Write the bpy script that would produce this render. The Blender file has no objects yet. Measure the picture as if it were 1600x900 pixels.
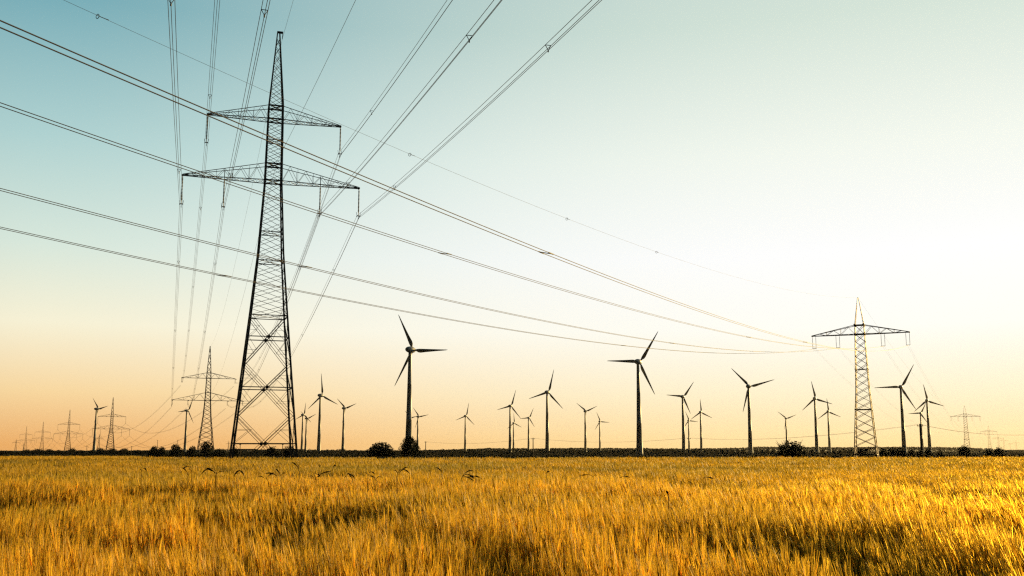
import bpy, math, random
import numpy as np
from mathutils import Vector, Matrix

C = bpy.context.scene.collection
SC = bpy.context.scene
R = math.radians
random.seed(7)
rng = np.random.default_rng(7)

# ------------------------------------------------------------------ camera
EYE = 1.75
PITCH = math.atan(254 / 1600)
cam = bpy.data.cameras.new('camera'); camo = bpy.data.objects.new('camera', cam); C.objects.link(camo)
camo.location = (0, 0, EYE); camo.rotation_euler = (R(90) + PITCH, 0, 0)
cam.sensor_width = 36; cam.lens = 36; cam.clip_start = 0.1; cam.clip_end = 60000
SC.camera = camo
SC.view_settings.view_transform = 'Standard'; SC.view_settings.look = 'None'
SC.view_settings.exposure = 0.8; SC.view_settings.gamma = 1
SC.render.film_transparent = False
SC.cycles.use_denoising = False; SC.cycles.filter_width = 1.3; SC.cycles.sample_clamp_indirect = 3; SC.cycles.sample_clamp_direct = 6; SC.cycles.volume_bounces = 0

# ------------------------------------------------------------------ sun and sky
SUN_AZ, SUN_EL = 40, 8
sdir = Vector((math.sin(R(SUN_AZ)) * math.cos(R(SUN_EL)), math.cos(R(SUN_AZ)) * math.cos(R(SUN_EL)), math.sin(R(SUN_EL))))
sun = bpy.data.lights.new('sun', 'SUN'); suno = bpy.data.objects.new('sun', sun); C.objects.link(suno)
sun.energy = 5.0; sun.angle = R(0.5); sun.color = (1.0, 0.695, 0.25)
suno.rotation_euler = sdir.to_track_quat('Z', 'Y').to_euler()
suno.location = sdir * 300

world = bpy.data.worlds.new('World'); SC.world = world; world.use_nodes = True
nt = world.node_tree; nt.nodes.clear()
def N(t, **k):
    n = nt.nodes.new(t)
    for a, b in k.items(): setattr(n, a, b)
    return n
def L(a, b): nt.links.new(a, b)
def srgb(r, g, b):
    f = lambda c: (c / 255 / 12.92) if c / 255 <= .04045 else ((c / 255 + .055) / 1.055) ** 2.4
    return (f(r), f(g), f(b), 1)
wout = N('ShaderNodeOutputWorld'); bg = N('ShaderNodeBackground'); bg.inputs['Strength'].default_value = 0.0575
L(bg.outputs[0], wout.inputs[0])
sky = N('ShaderNodeTexSky', sky_type='NISHITA'); sky.sun_disc = False
sky.sun_elevation = R(SUN_EL); sky.sun_rotation = R(SUN_AZ); sky.dust_density = 2.0
tc = N('ShaderNodeTexCoord')
sep = N('ShaderNodeSeparateXYZ'); L(tc.outputs['Generated'], sep.inputs[0])
def ramp(stops, src):
    r = N('ShaderNodeValToRGB'); e = r.color_ramp.elements
    while len(e) < len(stops): e.new(0.5)
    for i, (p, c) in enumerate(stops): e[i].position = p; e[i].color = c
    L(src, r.inputs[0]); return r.outputs[0]
mr = N('ShaderNodeMapRange'); mr.inputs[1].default_value = -0.05; mr.inputs[2].default_value = 0.95; L(sep.outputs['Z'], mr.inputs[0])
def zp(el): return math.sin(R(el)) + 0.05
# clear evening sky away from the sun: peach at the horizon, cream, pale teal, blue overhead
cool = ramp([(0.0, srgb(220, 158, 90)), (zp(0.3), srgb(238, 174, 102)), (zp(3.0), srgb(249, 216, 160)), (zp(6.5), srgb(248, 242, 214)),
             (zp(10.5), srgb(216, 232, 220)), (zp(16), srgb(175, 210, 209)), (zp(23), srgb(118, 172, 183)), (zp(60), srgb(70, 118, 148)), (1.0, srgb(60, 106, 140))], mr.outputs[0])
warm = ramp([(0.0, srgb(255, 208, 136)), (zp(0.3), srgb(255, 221, 156)), (zp(3.0), srgb(255, 241, 206)), (zp(6.5), srgb(255, 254, 246)),
             (zp(10.5), srgb(255, 255, 255)), (zp(16), srgb(244, 249, 240)), (zp(23), srgb(214, 229, 217)), (zp(60), srgb(130, 168, 178)), (1.0, srgb(100, 145, 165))], mr.outputs[0])
dot = N('ShaderNodeVectorMath', operation='DOT_PRODUCT'); L(tc.outputs['Generated'], dot.inputs[0]); dot.inputs[1].default_value = sdir
glow = N('ShaderNodeMapRange', interpolation_type='SMOOTHSTEP'); L(dot.outputs['Value'], glow.inputs[0])
glow.inputs[1].default_value = math.cos(R(66)); glow.inputs[2].default_value = math.cos(R(17))
mix = N('ShaderNodeMix', data_type='RGBA'); L(glow.outputs[0], mix.inputs[0]); L(cool, mix.inputs[6]); L(warm, mix.inputs[7])
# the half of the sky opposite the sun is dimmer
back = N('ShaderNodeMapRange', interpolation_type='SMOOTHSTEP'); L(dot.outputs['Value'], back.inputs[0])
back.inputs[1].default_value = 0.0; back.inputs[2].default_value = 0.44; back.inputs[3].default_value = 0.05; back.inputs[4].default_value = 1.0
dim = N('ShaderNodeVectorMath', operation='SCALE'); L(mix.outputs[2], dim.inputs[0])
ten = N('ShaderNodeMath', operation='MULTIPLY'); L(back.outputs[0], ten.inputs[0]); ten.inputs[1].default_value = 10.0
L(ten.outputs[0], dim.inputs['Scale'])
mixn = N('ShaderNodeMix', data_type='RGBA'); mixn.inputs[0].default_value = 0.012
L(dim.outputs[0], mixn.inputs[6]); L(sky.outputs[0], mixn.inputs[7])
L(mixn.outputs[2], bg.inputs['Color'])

# ------------------------------------------------------------------ materials
def mat(name, build):
    m = bpy.data.materials.new(name); m.use_nodes = True
    t = m.node_tree; b = t.nodes['Principled BSDF']
    build(t, b); return m
def noise_col(t, b, c1, c2, scale, detail=4, coord='Object'):
    tcn = t.nodes.new('ShaderNodeTexCoord'); n = t.nodes.new('ShaderNodeTexNoise'); n.inputs['Scale'].default_value = scale
    n.inputs['Detail'].default_value = detail
    r = t.nodes.new('ShaderNodeValToRGB'); r.color_ramp.elements[0].position = .35; r.color_ramp.elements[1].position = .65
    r.color_ramp.elements[0].color = (*c1, 1); r.color_ramp.elements[1].color = (*c2, 1)
    t.links.new(tcn.outputs[coord], n.inputs['Vector']); t.links.new(n.outputs['Fac'], r.inputs[0]); t.links.new(r.outputs[0], b.inputs['Base Color'])
    return n, r
def steel(t, b):
    noise_col(t, b, (.024, .022, .020), (.045, .042, .036), 1.3); b.inputs['Roughness'].default_value = .7; b.inputs['Metallic'].default_value = .2
def glare_steel(t, b):
    noise_col(t, b, (.11, .032, .012), (.19, .06, .02), 1.1); b.inputs['Roughness'].default_value = .55; b.inputs['Metallic'].default_value = .3  # red-brown tint of sun glare on the right pylons, put into the steel colour
def wirem(t, b):
    noise_col(t, b, (.04, .025, .014), (.065, .042, .025), .4); b.inputs['Roughness'].default_value = .7; b.inputs['Specular IOR Level'].default_value = .25
def insul(t, b):
    noise_col(t, b, (.02, .012, .008), (.035, .022, .014), 3); b.inputs['Roughness'].default_value = .6
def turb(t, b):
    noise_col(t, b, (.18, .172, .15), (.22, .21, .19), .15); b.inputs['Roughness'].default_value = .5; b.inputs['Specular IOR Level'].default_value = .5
def soil(t, b):
    n, r = noise_col(t, b, (.010, .008, .004), (.024, .018, .008), .35, 8); b.inputs['Roughness'].default_value = 1
    b.inputs['Specular IOR Level'].default_value = .1
def bark(t, b):
    noise_col(t, b, (.03, .022, .015), (.06, .045, .03), 3); b.inputs['Roughness'].default_value = .9
def woodpole(t, b):
    noise_col(t, b, (.05, .035, .022), (.09, .065, .04), 5); b.inputs['Roughness'].default_value = .9
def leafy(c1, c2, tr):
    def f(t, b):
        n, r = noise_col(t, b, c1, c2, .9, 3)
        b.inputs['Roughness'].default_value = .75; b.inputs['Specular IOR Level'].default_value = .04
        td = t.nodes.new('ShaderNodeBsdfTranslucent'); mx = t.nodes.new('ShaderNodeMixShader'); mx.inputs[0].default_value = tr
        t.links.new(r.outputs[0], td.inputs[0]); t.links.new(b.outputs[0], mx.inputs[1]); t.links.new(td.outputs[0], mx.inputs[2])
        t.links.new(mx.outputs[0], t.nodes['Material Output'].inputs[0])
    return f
def barleym(t, b):
    a = t.nodes.new('ShaderNodeAttribute'); a.attribute_name = 'tint'
    t.links.new(a.outputs['Color'], b.inputs['Base Color']); b.inputs['Roughness'].default_value = .55; b.inputs['Specular IOR Level'].default_value = .8; b.inputs['Specular Tint'].default_value = (1, .62, .18, 1)
    # thin straw: part of the light goes on through the blade, mostly straight ahead
    td = t.nodes.new('ShaderNodeBsdfTranslucent'); rf = t.nodes.new('ShaderNodeBsdfRefraction'); rf.inputs['Roughness'].default_value = .62; rf.inputs['IOR'].default_value = 1.4
    tm = t.nodes.new('ShaderNodeMixShader'); tm.inputs[0].default_value = .24; mx = t.nodes.new('ShaderNodeMixShader'); mx.inputs[0].default_value = .58
    t.links.new(a.outputs['Color'], td.inputs[0]); t.links.new(a.outputs['Color'], rf.inputs[0]); t.links.new(td.outputs[0], tm.inputs[1]); t.links.new(rf.outputs[0], tm.inputs[2])
    t.links.new(b.outputs[0], mx.inputs[1]); t.links.new(tm.outputs[0], mx.inputs[2])
    t.links.new(mx.outputs[0], t.nodes['Material Output'].inputs[0])
M = dict(steel=mat('galvanised steel', steel), glare_steel=mat('glare tinted steel', glare_steel), wire=mat('cable', wirem), insul=mat('brown porcelain', insul),
         turb=mat('turbine paint', turb), soil=mat('soil', soil), bark=mat('bark', bark), pole=mat('weathered wood', woodpole),
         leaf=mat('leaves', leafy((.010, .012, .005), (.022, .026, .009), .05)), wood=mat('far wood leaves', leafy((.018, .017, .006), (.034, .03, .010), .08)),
         barley=mat('ripe barley', barleym), weed=mat('dark weed', leafy((.02, .018, .006), (.035, .03, .01), .05)), straw=mat('straw', leafy((.30, .19, .03), (.42, .27, .04), .3)), beet=mat('beet leaves', leafy((.008, .010, .004), (.018, .02, .007), .04)))

# ------------------------------------------------------------------ helpers
def tag(o, label=None, cat=None, group=None, kind=None):
    for k, v in (('label', label), ('category', cat), ('group', group), ('kind', kind)):
        if v: o[k] = v
    return o
def empty(name, loc, rz=0):
    o = bpy.data.objects.new(name, None); C.objects.link(o); o.location = loc; o.rotation_euler = (0, 0, rz); o.empty_display_size = .5
    return o
def copy_tree(o, parent=None):
    c = o.copy(); C.objects.link(c); c.parent = parent
    for ch in list(o.children): copy_tree(ch, c)
    return c
class MB:
    def __init__(s): s.v = []; s.f = []
    def bar(s, p, q, w, w2=None):
        p = Vector(p); q = Vector(q); d = q - p
        if d.length < 1e-6: return
        d.normalize(); a = Vector((0, 0, 1)) if abs(d.z) < .9 else Vector((1, 0, 0))
        e1 = d.cross(a).normalized(); e2 = d.cross(e1)
        w2 = w if w2 is None else w2; n = len(s.v)
        for P, ww in ((p, w / 2), (q, w2 / 2)):
            for x, y in ((-1, -1), (1, -1), (1, 1), (-1, 1)): s.v.append(P + e1 * x * ww + e2 * y * ww)
        s.f += [(n, n + 1, n + 5, n + 4), (n + 1, n + 2, n + 6, n + 5), (n + 2, n + 3, n + 7, n + 6), (n + 3, n, n + 4, n + 7), (n + 3, n + 2, n + 1, n), (n + 4, n + 5, n + 6, n + 7)]
    def tube(s, pts, r, k=6, cap=True):
        pts = [Vector(p) for p in pts]; n0 = len(s.v); m = len(pts)
        rs = r if isinstance(r, (list, tuple)) else [r] * m
        up = None
        for i, p in enumerate(pts):
            d = (pts[min(i + 1, m - 1)] - pts[max(i - 1, 0)]).normalized()
            a = Vector((0, 0, 1)) if abs(d.z) < .95 else Vector((1, 0, 0))
            e1 = d.cross(a).normalized(); e2 = d.cross(e1)
            for j in range(k):
                t = 2 * math.pi * j / k; s.v.append(p + (e1 * math.cos(t) + e2 * math.sin(t)) * rs[i])
        for i in range(m - 1):
            for j in range(k):
                a = n0 + i * k + j; b = n0 + i * k + (j + 1) % k
                s.f.append((a, b, b + k, a + k))
        if cap:
            s.f.append(tuple(n0 + j for j in reversed(range(k)))); s.f.append(tuple(n0 + (m - 1) * k + j for j in range(k)))
    def lathe(s, prof, k=12, org=(0, 0, 0), axis='Z'):
        n0 = len(s.v); o = Vector(org)
        for z, r in prof:
            for j in range(k):
                t = 2 * math.pi * j / k; x, y = math.cos(t) * r, math.sin(t) * r
                s.v.append(o + (Vector((x, y, z)) if axis == 'Z' else Vector((x, z, y))))
        m = len(prof)
        for i in range(m - 1):
            for j in range(k):
                a = n0 + i * k + j; b = n0 + i * k + (j + 1) % k
                s.f.append((a, b, b + k, a + k) if axis == 'Z' else (b, a, a + k, b + k))
        s.f.append(tuple(n0 + j for j in reversed(range(k)))); s.f.append(tuple(n0 + (m - 1) * k + j for j in range(k)))
    def box(s, c, d):
        n = len(s.v)
        for z in (-1, 1):
            for x, y in ((-1, -1), (1, -1), (1, 1), (-1, 1)): s.v.append(Vector((c[0] + x * d[0] / 2, c[1] + y * d[1] / 2, c[2] + z * d[2] / 2)))
        s.f += [(n + 3, n + 2, n + 1, n), (n + 4, n + 5, n + 6, n + 7), (n, n + 1, n + 5, n + 4), (n + 1, n + 2, n + 6, n + 5), (n + 2, n + 3, n + 7, n + 6), (n + 3, n, n + 4, n + 7)]
    def build(s, name, m, parent=None, smooth=False):
        me = bpy.data.meshes.new(name); me.from_pydata([tuple(v) for v in s.v], [], s.f); me.update()
        if smooth: me.polygons.foreach_set('use_smooth', [True] * len(me.polygons))
        me.materials.append(m); o = bpy.data.objects.new(name, me); C.objects.link(o)
        if parent: o.parent = parent
        return o
def quads(name, V, m, parent=None, cols=None):
    """V: (n,4,3) loose quads as one mesh"""
    n = len(V); me = bpy.data.meshes.new(name)
    me.vertices.add(n * 4); me.vertices.foreach_set('co', V.reshape(-1).astype(np.float32))
    me.loops.add(n * 4); me.loops.foreach_set('vertex_index', np.arange(n * 4, dtype=np.int32))
    me.polygons.add(n); me.polygons.foreach_set('loop_start', np.arange(0, n * 4, 4, dtype=np.int32))
    me.update(calc_edges=True); me.materials.append(m)
    o = bpy.data.objects.new(name, me); C.objects.link(o)
    if parent: o.parent = parent
    return o

# ------------------------------------------------------------------ ground
def edge(x, y):     # far edge of the barley, by bearing
    a = x / np.maximum(y, 1e-3)
    return np.interp(a, [-.6, -.40, -.365, -.35, -.1, .25, .6], [215, 205, 190, 150, 140, 150, 165])
def ground_z(x, y):
    d = np.hypot(x, y)
    t = np.clip((d - 170) / 180, 0, 1); t = t * t * (3 - 2 * t)
    return -2.0 * t
def make_ground():
    r = np.concatenate([[0.5], np.linspace(3, 170, 30), np.linspace(180, 360, 24), np.geomspace(400, 40000, 30)])
    k = 96; v = []; f = []
    for i, rr in enumerate(r):
        for j in range(k):
            t = 2 * math.pi * j / k; x, y = rr * math.sin(t), rr * math.cos(t)
            v.append((x, y, float(ground_z(x, y))))
    for i in range(len(r) - 1):
        for j in range(k):
            a = i * k + j; b = i * k + (j + 1) % k
            f.append((a, a + k, b + k, b))
    f.append(tuple(range(k)))
    me = bpy.data.meshes.new('ground'); me.from_pydata(v, [], f); me.update(); me.materials.append(M['soil'])
    o = bpy.data.objects.new('ground', me); C.objects.link(o); tag(o, kind='structure', label='dark soil and stubble lying under the barley and out to the horizon')
make_ground()

# ------------------------------------------------------------------ lattice pylons (local +Y = along the line, X = along the arms)
def lattice(prof, panels, legw, brw, parent, m, big=None):
    """prof: [(z, half width)]; panels: z levels of the bracing; big: number of bottom panels built as double-barred X"""
    hw = lambda z: float(np.interp(z, [p[0] for p in prof], [p[1] for p in prof]))
    cor = ((-1, -1), (1, -1), (1, 1), (-1, 1))
    for cx, cy in cor:
        b = MB()
        for (z0, h0), (z1, h1) in zip(prof[:-1], prof[1:]):
            b.bar((cx * h0, cy * h0, z0), (cx * h1, cy * h1, z1 + .02), legw * (1 - .45 * z0 / prof[-1][0]), legw * (1 - .45 * z1 / prof[-1][0]))
        b.build('leg', m, parent)
    b = MB()
    for i, (z0, z1) in enumerate(zip(panels[:-1], panels[1:])):
        h0, h1 = hw(z0), hw(z1)
        for k in range(4):
            (ax, ay), (bx, by) = cor[k], cor[(k + 1) % 4]
            A0 = Vector((ax * h0, ay * h0, z0)); B0 = Vector((bx * h0, by * h0, z0)); A1 = Vector((ax * h1, ay * h1, z1)); B1 = Vector((bx * h1, by * h1, z1))
            inn = -((A0 + B0) / 2); inn.z = 0; inn = inn.normalized() * .004 * (1 + k)
            if big and i < big:
                t = h0 / (h0 + h1); zc = z0 + (z1 - z0) * t; hc = hw(zc)
                Cc = A0.lerp(B1, t)
                for P, Q in ((A0, B1), (B0, A1)):
                    d = (Q - P).normalized(); o = d.cross(inn.normalized()) * .14
                    b.bar(P + o + inn, Q + o + inn, brw * 1.15); b.bar(P - o + inn, Q - o + inn, brw * 1.15)
                    for u in np.linspace(.1, .9, 5):
                        b.bar(P.lerp(Q, u) + o + inn, P.lerp(Q, u) - o + inn, brw * .4)
                Am = Vector((ax * hc, ay * hc, zc)); Bm = Vector((bx * hc, by * hc, zc))
                b.bar(Am, Bm, brw * 2.4)
                g = Cc + inn
                b.box(g, (.4 if abs(inn.y) > abs(inn.x) else .06, .06 if abs(inn.y) > abs(inn.x) else .4, .4))
                # secondary members from the legs to the diagonals
                for P, S0, S1, Mid in ((A0, A0, B1, Am), (B0, B0, A1, Bm)):
                    q = S0.lerp(S1, t * .5); b.bar(Mid, q + inn, brw * .8)
                    lz = Vector(((S0.x + Mid.x) / 2, (S0.y + Mid.y) / 2, (S0.z + Mid.z) / 2)); b.bar(lz, q + inn, brw * .7)
                for P, S0, S1, Mid in ((A1, B0, A1, Am), (B1, A0, B1, Bm)):
                    q = S0.lerp(S1, t + (1 - t) * .5); b.bar(Mid, q + inn, brw * .8)
                    lz = Vector(((P.x + Mid.x) / 2, (P.y + Mid.y) / 2, (P.z + Mid.z) / 2)); b.bar(lz, q + inn, brw * .7)
            else:
                b.bar(A0 + inn, B1 + inn, brw); b.bar(B0 + inn * 1.6, A1 + inn * 1.6, brw)
    b.build('bracing', m, parent)
    return hw
def ring(b, hw, z, w):
    h = hw(z); c = [Vector((x * h, y * h, z)) for x, y in ((-1, -1), (1, -1), (1, 1), (-1, 1))]
    for i in range(4): b.bar(c[i], c[(i + 1) % 4], w)
    b.bar(c[0], c[2], w * .6); b.bar(c[1], c[3], w * .6)
def crossarm(sx, zb, zt, half, hb, ht, w, parent, m, n=8, posts=True):
    b = MB(); tip = .18
    pts = {}
    for i in range(n + 1):
        u = i / n
        for sy in (-1, 1):
            pts[i, sy, 0] = Vector((sx * (hb + (half - hb) * u), sy * (hb + (tip - hb) * u), zb))
            pts[i, sy, 1] = Vector((sx * (ht + (half - ht) * u), sy * (ht + (tip - ht) * u), zt + (zb + .12 - zt) * u))
    for sy in (-1, 1):
        b.bar(pts[0, sy, 0], pts[n, sy, 0], w * 1.25); b.bar(pts[0, sy, 1], pts[n, sy, 1], w)
        for i in range(0, n, 2):
            b.bar(pts[i, sy, 0], pts[i + 1, sy, 1], w * .55)
            if i + 2 <= n: b.bar(pts[i + 1, sy, 1], pts[i + 2, sy, 0], w * .55)
        if posts:
            for i in range(2, n, 2): b.bar(pts[i, sy, 0], pts[i, sy, 1], w * .5)
    for i in range(n):
        b.bar(pts[i, -1, 0], pts[i + 1, 1, 0], w * .55); b.bar(pts[i, 1, 0], pts[i + 1, -1, 0], w * .55)
        if i: b.bar(pts[i, -1, 0], pts[i, 1, 0], w * .5)
    b.bar((sx * half, -.35, zb), (sx * half, .35, zb), w * 2.2)
    b.bar((sx * (half - .5), 0, zb + .02), (sx * (half + .12), 0, zb + .02), w * 2)
    return b.build('crossarm', m, parent)
def insulator(parent, x, zb, ln, m=None, r=.125, n=16, vee=None):
    b = MB(); prof = [(0, .03)]
    for i in range(n):
        z = -.35 - (ln - .8) * i / n; dz = (ln - .8) / n
        prof += [(z, r * .5), (z - dz * .35, r), (z - dz * .6, r * .5)]
    prof += [(-ln + .4, .04), (-ln, .04)]
    if vee:
        for dx in (-vee, vee): b.lathe(prof, 6, (x + dx, 0, zb))
        b.bar((x - vee - .1, 0, zb - ln), (x + vee + .1, 0, zb - ln), .09)
    else: b.lathe(prof, 6, (x, 0, zb))
    o = b.build('insulator', M['insul'], parent)
    c = MB()
    if not vee:
        c.bar((x - .22, 0, zb - ln), (x + .22, 0, zb - ln), .10); c.bar((x, 0, zb - ln), (x, 0, zb - ln - .38), .07)
        for dx, dz in ((-.2, 0), (.2, 0), (0, -.36)): c.bar((x + dx, -.3, zb - ln + dz - .04), (x + dx, .3, zb - ln + dz - .04), .09)
        c.bar((x - .28, 0, zb - ln + .5), (x - .2, 0, zb - ln), .05); c.bar((x + .28, 0, zb - ln + .5), (x + .2, 0, zb - ln), .05)
    else:
        for dx in (-.2, .2): c.bar((x + dx, -.3, zb - ln - .09), (x + dx, .3, zb - ln - .09), .08)
    c.build('clamp', M['steel'], o)
    return o
def strain_insulator(parent, x, zb, ln, dirs):
    for d in dirs:
        b = MB(); d = Vector(d).normalized(); p = Vector((x, 0, zb))
        pts = [p]; rs = [.05]
        n = 14
        for i in range(n):
            for u, r in ((0, .06), (.4, .15), (.6, .06)):
                pts.append(p + d * (.3 + (ln - .5) * (i + u) / n)); rs.append(r)
        pts.append(p + d * ln); rs.append(.05)
        b.tube(pts, rs, 6); b.build('insulator', M['insul'], parent)

# big suspension pylon by the field
YA = R(17.5)           # the line swings 17.5 degrees left of the camera's heading
A1 = Vector((-32.87, 136.85, 0)); AZL, AZU = 38.24, 47.0; AL, AI, AU = 11.85, 6.45, 9.02; ILEN = 3.95
A1z = float(ground_z(A1.x, A1.y))
pyA = empty('lattice_pylon', (A1.x, A1.y, A1z), YA)
tag(pyA, 'tall black lattice pylon with two pairs of arms at the field edge', 'pylon', 'pylons of the left power line')
profA = [(-.3, 4.15), (19.5, 2.35), (28.0, 1.62), (38.0, 1.10), (49.0, .95), (60.0, .14)]
panA = [-1.5, 6.2, 13.0, 19.5] + list(np.linspace(19.5, 38.0, 14)[1:]) + list(np.linspace(38, 49, 11)[1:]) + list(np.linspace(49, 59, 9)[1:])
hwA = lattice(profA, panA, .26, .05, pyA, M['steel'], big=3)
for z, w in ((19.5, .10), (27.0, .10), (31.0, .10), (38.24, .16), (40.6, .18), (44.0, .10), (47.0, .16), (48.9, .18)):
    b = MB(); ring(b, hwA, z, w); b.build('diaphragm', M['steel'], pyA)
h1 = hwA(1.9)
for sy in (-1, 1):
    for sx in (-1, 1):
        b = MB(); b.bar((sx * h1, sy * h1, 1.9), (sx * h1 * .28, sy * h1, 1.9), .13); b.build('foot_brace', M['steel'], pyA)
for sx in (-1, 1):
    crossarm(sx, AZL, 40.6, AL, hwA(AZL), hwA(40.6), .075, pyA, M['steel'], 10)
    crossarm(sx, AZU, 48.9, AU, hwA(AZU), hwA(48.9), .075, pyA, M['steel'], 8)
    insulator(pyA, sx * AL, AZL, ILEN); insulator(pyA, sx * AI, AZL, ILEN); insulator(pyA, sx * AU, AZU, ILEN)
    hb = MB(); hb.bar((sx * AI, 0, AZL), (sx * AI, 0, AZL + 1.25), .09); hb.build('hanger_post', M['steel'], pyA)
b = MB(); b.bar((-.2, 0, 59.95), (.62, 0, 59.95), .26); b.bar((.58, 0, 59.9), (.52, 0, 59.0), .09); b.build('earth_wire_bracket', M['steel'], pyA)

# the larger pylons that carry the line on to the left
def big_pylon(name, rz, loc, zu, zl, hu, hl, strain=None, m=M['steel'], thick=1.0, base=5.0, small=False):
    p = empty(name, loc, rz); s = thick
    prof = [(-.3, base), (22, 2.0), (zl, 1.45), (zu + 3, 1.05), (60, .15)]
    pan = list(np.linspace(-.3, 22, 10)) + list(np.linspace(22, zl, 5)[1:]) + list(np.linspace(zl, zu + 3, 9)[1:]) + list(np.linspace(zu + 3, 59, 5)[1:])
    hw = lattice(prof, pan, .34 * s, .13 * s, p, m)
    for z in (zl, zl + 4.2, zu, zu + 3):
        b = MB(); ring(b, hw, z, .2 * s); b.build('diaphragm', m, p)
    for sx in (-1, 1):
        crossarm(sx, zl, zl + 4.2, hl, hw(zl), hw(zl + 4.2), .15 * s, p, m, 6)
        crossarm(sx, zu, zu + 3, hu, hw(zu), hw(zu + 3), .15 * s, p, m, 6)
        for x, z in ((hl, zl), (hl * .56, zl), (hu, zu)):
            if strain: strain_insulator(p, sx * x, z, 6.0, strain)
            else: insulator(p, sx * x, z, 7.0, r=.16 * s, n=8)
    return p
G2 = -2.0
AP = [Vector((-164.75, 557.1, G2)), Vector((-427.5, 1102.7, G2)), Vector((-614.5, 1432.8, G2)), Vector((-926.5, 2041.5, G2)), Vector((-1121.3, 2387.6, G2))]
YB = R(26.5)
a2 = big_pylon('lattice_pylon', R(22), AP[0], 42.5, 30.5, 14.0, 18.4, strain=((.12, 1, -.42), (.0, -1, -.10)), thick=1.0, base=4.4)
tag(a2, 'lattice pylon with slanting insulators, half hidden behind the big pylon', 'pylon', 'pylons of the left power line')
a3 = big_pylon('lattice_pylon', YB, AP[1], 39.5, 26.5, 14.0, 18.6, thick=1.25, base=4.5)
tag(a3, 'lattice pylon just right of the leftmost turbine, hanging insulators', 'pylon', 'pylons of the left power line')
for v, lab in zip(AP[2:], ('faint lattice pylon left of the leftmost turbine, tallest of the far ones', 'faint lattice pylon, middle one of the five fading at far left', 'very faint lattice pylon crowding close beside the single low arm mast')):
    c = copy_tree(a3); c.location = v; c['label'] = lab
def far_pylon(name, px, ytop, H, half, rz, lab, grp=None):
    x, y = at_dist(px, ytop, H + G2)
    p = empty(name, (x, y, G2), rz)
    prof = [(-.3, H * .08), (H * .5, H * .035), (H * .8, H * .022), (H, .12)]
    hw = lattice(prof, list(np.linspace(-.3, H * .8, 8)) + [H * .92], .4, .16, p, M['steel'])
    for sx in (-1, 1):
        crossarm(sx, H * .72, H * .8, half, hw(H * .72), hw(H * .8), .2, p, M['steel'], 4)
        insulator(p, sx * half, H * .72, 3.0, r=.2, n=5)
    tag(p, lab, 'pylon', grp); return p
F = 1600.0; cT, sT = math.cos(PITCH), math.sin(PITCH)
def ray(px, py):
    u = (px - 800) / F; v = (450 - py) / F
    return u, cT - v * sT, sT + v * cT
def at_dist(px, py, z):
    u, y, w = ray(px, py); k = (z - EYE) / w; return u * k, y * k
def at_Y(px, Y):
    u, y, w = ray(px, 704); return u / y * Y
far_pylon('lattice_pylon', 25.5, 686, 34, 9, R(20), 'squat faint pylon with one long low arm, leftmost of all', 'distant pylons on the left skyline')
far_pylon('lattice_pylon', 37.5, 692, 30, 6, R(10), 'tiny faint pylon squeezed right of the leftmost squat pylon', 'distant pylons on the left skyline')
far_pylon('lattice_pylon', 136, 694.5, 30, 7, R(30), 'tiny pylon barely above the bushes left of leftmost turbine', 'distant pylons on the left skyline')
far_pylon('lattice_pylon', 155.5, 678, 40, 8, R(30), 'small faint pylon peeping out directly right of leftmost turbine tower', 'distant pylons on the left skyline')
far_pylon('lattice_pylon', 357.5, 688.5, 34, 8, R(30), 'tiny pale pylon just left of the big pylon\'s left foot', 'distant pylons on the left skyline')

# single-level pylon on the right and its far fellows
B1 = Vector((87.59, 256.45, 0)); B1.z = float(ground_z(B1.x, B1.y))
ZB = 30.66 - B1.z; HB = 40 - B1.z; BI = 3.1
def level_pylon(loc, rz, lab):
    p = empty('lattice_pylon', loc, rz)
    prof = [(-.3, 2.75), (ZB - 14, 1.55), (ZB, 1.12), (ZB + 2.3, 1.05), (HB, .1)]
    pan = [-.3, 2.0, 4.0] + list(np.linspace(4.0, 13, 5)[1:]) + list(np.linspace(13, ZB, 11)[1:]) + [ZB + 2.3]
    hw = lattice(prof, pan, .24, .10, p, M['glare_steel'])
    for z, w, s in ((2.0, .16, .2), (13, .2, .36), (23, .1, .34), (ZB, .22, .42), (ZB + 2.3, .2, .5)):
        b = MB(); ring(b, hw, z, w); h = hw(z)
        for sx in (-1, 1):
            for sy in (-1, 1): b.box((sx * h, sy * h, z), (s, s, s))
        b.build('diaphragm', M['steel'], p)
    b = MB(); b.box((.3, -hw(3) - .1, 3.0), (.7, .05, .6)); b.build('sign_plate', M['steel'], p)
    for sx in (-1, 1):
        crossarm(sx, ZB, ZB + 2.3, 11.65, hw(ZB), hw(ZB + 2.3), .13, p, M['steel'], 6)
        for x in (11.2, 5.4): insulator(p, sx * x, ZB - .05, BI, vee=.42, r=.075, n=12)
    tag(p, lab, 'pylon', 'pylons of the right power line'); return p
pB = level_pylon(B1, R(-23.8), 'reddish lattice pylon with one pair of level arms, right of centre')
BP = [Vector((380.1, 865.3, G2)), Vector((720.4, 1562.5, G2)), Vector((1130.6, 2407, G2)), Vector((1416, 2982, G2)), Vector((1840, 3780, G2)), Vector((2152, 4475, G2))]
for v, lab in zip(BP, ('pale level-armed pylon above the wooded ridge at far right', 'faint level-armed pylon next right of the pale one over the ridge', 'fading level-armed pylon, third along the right power line',
                       'very faint level-armed pylon, fourth along the right power line', 'nearly vanished level-armed pylon, fifth along the right power line', 'rightmost level-armed pylon, all but lost in the glare')):
    c = copy_tree(pB); c.location = v; c.rotation_euler = (0, 0, R(-25.7)); c['label'] = lab

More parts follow.
